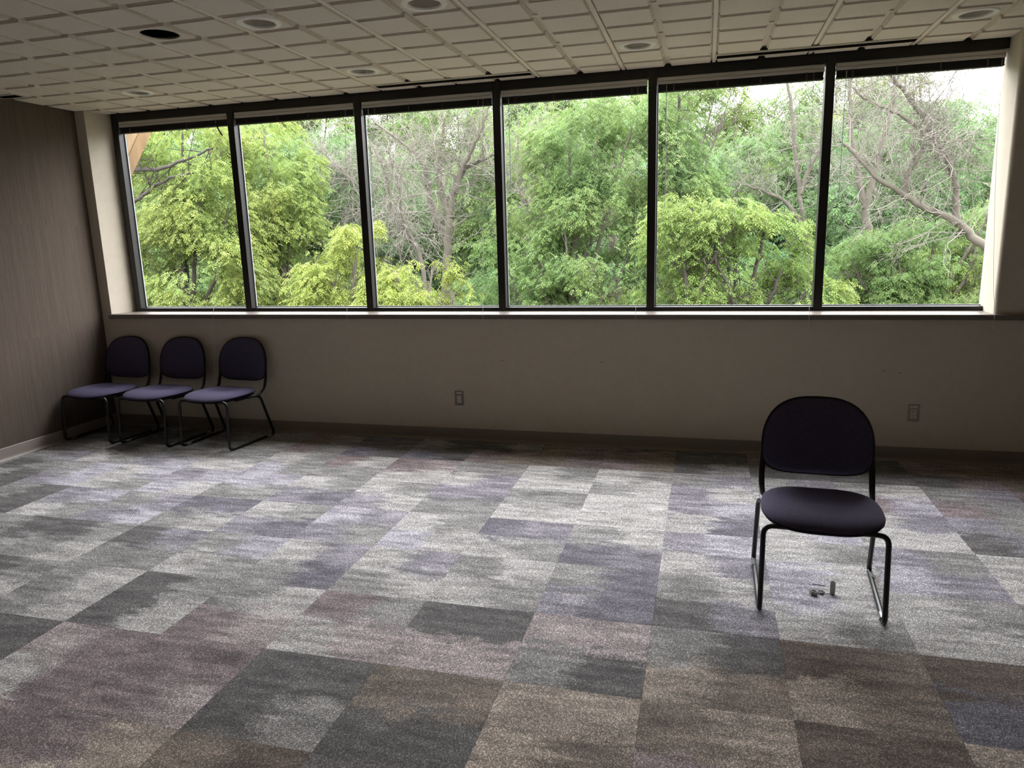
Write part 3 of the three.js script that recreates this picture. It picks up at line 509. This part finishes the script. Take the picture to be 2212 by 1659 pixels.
leafyTree('bright green tree with dark forked stems low in the fifth window', [[-0.2, 1.5, -7.2, 0.7, 0.6, 0.6], [0.4, 1.65, -7.2, 0.6, 0.5, 0.6], [0.9, 1.3, -7.2, 0.6, 0.5, 0.6], [-0.35, 0.75, -7.2, 0.8, 0.6, 0.6], [0.35, 0.75, -7.2, 0.8, 0.6, 0.6], [1.15, 0.55, -7.2, 0.6, 0.5, 0.6], [1.6, 0.4, -7.2, 0.5, 0.4, 0.6], [0.5, 0.1, -7.1, 1.4, 0.5, 0.6]], SPRING, 47, { bark: 'dark', density: 7, limbs: [[[-0.23, -0.14, -6.7], [-0.31, 0.86, -6.7], [-0.35, 1.2, -6.7]], [[-0.23, -0.14, -6.7], [-0.03, 0.85, -6.7], [0.17, 1.3, -6.7], [0.38, 1.73, -6.7]], [[0.51, -0.21, -6.7], [0.37, 0.7, -6.7], [0.14, 1.15, -6.7], [0.24, 1.52, -6.7]]], limbR: 0.035 });
leafyTree('green leafy tree below the diagonal dead limb of the sixth window', [[2.77, 0.49, -10.0, 0.89, 0.67, 0.78], [3.44, 0.88, -10.0, 0.89, 0.67, 0.78], [4.1, 0.88, -10.0, 0.89, 0.67, 0.78], [4.82, 0.6, -10.0, 0.89, 0.78, 0.78], [3.99, 0.16, -9.89, 1.33, 0.67, 0.78], [4.99, 1.38, -10.11, 0.55, 0.55, 0.67], [2.55, -0.06, -9.89, 0.89, 0.67, 0.78], [5.43, 0.05, -9.89, 0.89, 0.67, 0.78]], GRN, 53, { density: 7 });
// bare and dead trees
bareTree('dead grey tree with forked trunk and dense twigs in the third window', [[[-5.64, 0.33, -10], [-5.56, 1.15, -10], [-5.5, 1.75, -10], [-5.4, 2.34, -10], [-5.22, 2.82, -10], [-4.93, 3.38, -10], [-4.66, 3.83, -10], [-4.49, 4.29, -10]], [[-5.44, 2.05, -10], [-5.65, 2.74, -10], [-5.67, 3.23, -10], [-5.54, 3.7, -10], [-5.47, 4.12, -10]], [[-5.62, 1.55, -10.3], [-5.9, 2.07, -10.3], [-6.04, 2.58, -10.3], [-6.07, 3.08, -10.3], [-6.22, 3.38, -10.3], [-6.58, 3.7, -10.3], [-7.01, 4.02, -10.3], [-7.33, 4.29, -10.3]], [[-5.46, 2.45, -10.2], [-5.17, 3.03, -10.2], [-4.74, 3.25, -10.2], [-4.37, 3.37, -10.2]]], 61, { r: 0.13, n: 30 });
bareTree('thin dead tree with drooping pale twigs beside the third mullion', [[[-5.4, 1.35, -8.0], [-5.62, 1.66, -8.0], [-5.9, 2.02, -8.0], [-5.98, 2.46, -8.0], [-6.03, 2.9, -8.0], [-6.16, 3.2, -8.0], [-6.27, 3.43, -8.0]], [[-5.4, 1.35, -8.0], [-5.7, 2.02, -8.0], [-5.75, 2.64, -8.0], [-5.88, 3.07, -8.0]]], 67, { r: 0.06, n: 34, lift: -0.12, len: 0.6 });
bareTree('dead tree with drooping silver twigs at the right of the second window', [[[-9.53, 0.35, -13.2], [-9.31, 1.83, -13.2], [-9.08, 2.96, -13.2], [-8.74, 3.87, -13.2]], [[-9.08, 2.96, -13.2], [-9.65, 3.53, -13.2], [-10.1, 3.76, -13.2]]], 71, { r: 0.05, n: 44, lift: -0.1, len: 1.0 });
bareTree('dead tree with thick limb slanting across the sixth window', [[[4.48, 1.03, -8], [4.12, 1.41, -8], [3.84, 1.65, -8], [3.42, 1.86, -8], [3.06, 2.1, -8], [2.63, 2.41, -8], [2.33, 2.75, -8], [2.07, 3.02, -8]], [[3.94, 1.63, -8.2], [3.9, 2.0, -8.2], [3.82, 2.37, -8.2], [3.64, 2.73, -8.2], [3.31, 3.08, -8.2], [2.88, 3.42, -8.2], [2.45, 3.63, -8.2], [2.23, 3.83, -8.2]], [[3.66, 2.74, -8.3], [3.42, 3.19, -8.3], [3.12, 3.63, -8.3], [2.79, 4.01, -8.3], [2.64, 4.24, -8.3]], [[3.08, 2.1, -8.1], [3.14, 2.46, -8.1], [3.31, 2.74, -8.1], [3.25, 3.1, -8.1]]], 73, { r: 0.1, n: 30, root: [0.9, 0.2] });
bareTree('bare two-stemmed trunk behind the slanting limb of the sixth window', [[[3.57, -0.3, -12], [3.54, 0.51, -12], [3.42, 1.3, -12], [3.23, 2.09, -12], [3.06, 2.86, -12], [2.91, 3.52, -12], [2.85, 4.18, -12], [2.74, 4.92, -12]], [[3.26, 1.99, -12], [3.41, 2.75, -12], [3.54, 3.49, -12], [3.66, 4.21, -12], [3.79, 4.83, -12]]], 79, { r: 0.14, n: 26 });
bareTree('bare tall trunk beside the mullion between fifth and sixth windows', [[[2.89, -0.95, -15.6], [2.74, 0.06, -15.6], [2.55, 1.28, -15.6], [2.35, 2.48, -15.6], [2.18, 3.54, -15.6], [2.07, 4.47, -15.6], [1.9, 5.39, -15.6], [1.75, 6.07, -15.6]], [[2.35, 2.48, -15.6], [2.61, 3.29, -15.6], [2.97, 3.96, -15.6], [3.04, 4.74, -15.6]], [[2.54, 1.52, -15.6], [2.03, 2.26, -15.6], [1.32, 2.65, -15.6], [0.73, 2.86, -15.6]]], 83, { r: 0.12, n: 22 });
bareTree('bare upright twigs against the sky gap of the fifth window', [[[-0.22, 1.4, -12], [-0.19, 2.32, -12], [-0.41, 3.13, -12], [-0.47, 3.83, -12], [-0.44, 4.61, -12], [-0.41, 5.36, -12]], [[-0.21, 2.42, -12], [-0.01, 3.21, -12], [0.22, 3.88, -12], [0.44, 4.54, -12], [0.61, 5.18, -12]], [[-0.3, 2.63, -12], [-0.12, 3.61, -12], [0.06, 4.38, -12], [0.09, 5.13, -12]]], 89, { r: 0.05, n: 16, lift: 0.12, twigBark: 'grey', len: 0.7, tr: 0.009 });
bareTree('stout grey trunk half hidden by leaves in the fourth window', [[[-2.06, -0.52, -12], [-2.08, 0.58, -12], [-2.15, 1.66, -12], [-2.12, 2.39, -12], [-2.06, 3.01, -12], [-2.01, 3.72, -12]], [[-2.15, 1.66, -12], [-2.39, 2.4, -12], [-2.6, 3.14, -12]]], 97, { r: 0.2, n: 16 });
bareTree('forked grey trunk at the left of the fourth window', [[[-4.48, -0.65, -13], [-4.42, 1.02, -13], [-4.44, 2.07, -13], [-4.58, 2.87, -13], [-4.64, 3.66, -13], [-4.6, 4.43, -13]], [[-4.42, 1.95, -13], [-4.28, 2.75, -13], [-4.29, 3.53, -13], [-4.13, 4.18, -13]]], 101, { r: 0.11, n: 22 });
// leafy understory low between the trunks
[[-13.2, 0.2, -11.0], [-11.0, -0.1, -9.9], [-7.3, -0.2, -12.2], [-10.2, 0.0, -12.4], [-4.6, 0.1, -11.3], [-3.2, -0.1, -14.3], [0.5, 0.2, -10.6], [1.6, 0.2, -12.6], [4.9, 0.5, -10.6], [6.6, 0.6, -11.4]].forEach(([x, y, z], n) => leafyTree(`${['light green', 'cool green', 'yellow-green'][n % 3]} understory bush low between the trunks beyond the ${through(x, z)} window`, [[x, y, z, 0.9, 0.7, 0.7], [x - 0.8, y - 0.3, z, 0.8, 0.7, 0.7], [x + 0.8, y - 0.25, z, 0.8, 0.7, 0.7], [x, y - 1.0, z + 0.2, 1.4, 0.7, 0.7]], [GRN, DRK, YEL][n % 3], 300 + n * 11, { name: 'understory_bush', category: 'shrub', trunk: 0.05, limb: 0.7, twigs: 4, density: 8, size: 0.75, group: 'understory bushes' }));
// middle distance
const mid = (label, x, y, z, s, colors, seed, o = {}) => leafyTree(label, [[x, y, z, s, s * 0.85, s], [x - s * 0.8, y - s, z, s, s * 0.9, s], [x + s * 0.8, y - s * 0.9, z, s, s * 0.9, s], [x - s * 0.3, y - s * 2, z, s * 1.3, s, s], [x + s * 0.7, y - s * 2.3, z, s * 1.2, s, s]], colors, seed, { size: 1.0, density: 8, trunk: 0.2, limb: 1.4, twigs: 6, group: 'trees behind the nearest ones', ...o });
mid('cool green tree behind the drooping twigs of the second window', -11.2, 3.6, -15, 1.5, BLU, 111);
mid('cool green tree behind the dead tree of the third window', -9.0, 2.3, -17.6, 1.55, DRK, 113);
mid('green tree behind the forked trunk of the fourth window', -5.0, 3.9, -16, 1.4, GRN, 117);
mid('cool green tree below the sky gap of the fifth window', 1.6, 3.3, -19.6, 1.7, BLU, 119);
mid('green tree behind the slanting limb of the sixth window', 5.4, 3.2, -16, 1.5, DRK, 123);
mid('cool green tree behind the two-stemmed trunk of the sixth window', 5.0, 2.3, -19.4, 1.5, DRK, 127);
mid('leafy tree behind the yellow-green tree of the first window', -14.2, 3.4, -14, 1.6, GRN, 131);
mid('leafy tree behind the tall airy crown of the fourth window', -2.7, 3.1, -18.8, 1.6, DRK, 137);
mid('cool green tree behind the low bright tree of the fifth window', -0.6, 1.6, -14, 1.2, DRK, 139);
// far edge of the wood
const FAR = [[-34, 10.2, -33], [-29.5, 9.9, -30], [-25, 10.2, -33], [-20.5, 9.4, -30], [-17, 9.4, -33], [-13, 8.7, -30], [-10, 9.3, -33], [-6.6, 9.2, -30], [-3.6, 9.3, -33], [-0.8, 8.2, -30], [2.4, 7.4, -33], [5.2, 8.0, -30], [8.2, 8.1, -33], [10.8, 6.5, -32], [14, 6.9, -33], [17.5, 6.6, -30]];
FAR.forEach(([x, y, z], k) => leafyTree(`${k % 3 ? 'mid green' : 'light green'} tree of the far wood edge, ${z < -31 ? 'set back' : 'standing forward'}, beyond the ${x > 13.5 ? 'right-hand pier' : `${through(x, z)} window`}`, [[x, y - 1.5, z, 1.8, 1.5, 1.5], [x - 1.4, y - 3.2, z, 1.9, 1.9, 1.5], [x + 1.4, y - 3.1, z, 1.9, 1.9, 1.5], [x - 0.6, y - 5.2, z + 0.4, 2.2, 2.0, 1.5], [x + 1, y - 5.6, z, 2.2, 2.0, 1.5], [x, y - 8, z + 0.4, 2.5, 1.9, 1.5]], k % 3 ? GRN : SPRING, 200 + k * 7, { size: 1.6, density: 9, trunk: 0.3, limb: 2, twigs: 4, group: 'trees of the far wood edge', clump: 0.8, gap: 0.8 }));
[[-23, 5.6], [-18.4, 6.4], [-14.2, 5.8], [-9.4, 6.6], [-6.0, 5.4], [-2.6, 6.0], [0.4, 4.6], [3.4, 5.0], [6.6, 5.4], [9.6, 4.4], [12.4, 4.6]].forEach(([x, y], k) => leafyTree(`${['mid green', 'light green', 'cool green'][k % 3]} tree before the far wood edge beyond the ${through(x, -22.5)} window`, [[x, y - 1.2, -22.5, 1.4, 1.2, 1.2], [x - 1.1, y - 2.6, -22.5, 1.5, 1.4, 1.2], [x + 1.1, y - 2.5, -22.5, 1.5, 1.4, 1.2], [x, y - 4.4, -22.3, 1.9, 1.6, 1.2], [x + 0.6, y - 6.4, -22.3, 2.0, 1.4, 1.2]], [GRN, SPRING, DRK][k % 3], 400 + k * 7, { size: 1.3, density: 8, trunk: 0.24, limb: 1.8, twigs: 5, group: 'trees between near and far', clump: 1.0, gap: 0.9 }));


renderer.render(scene, camera);
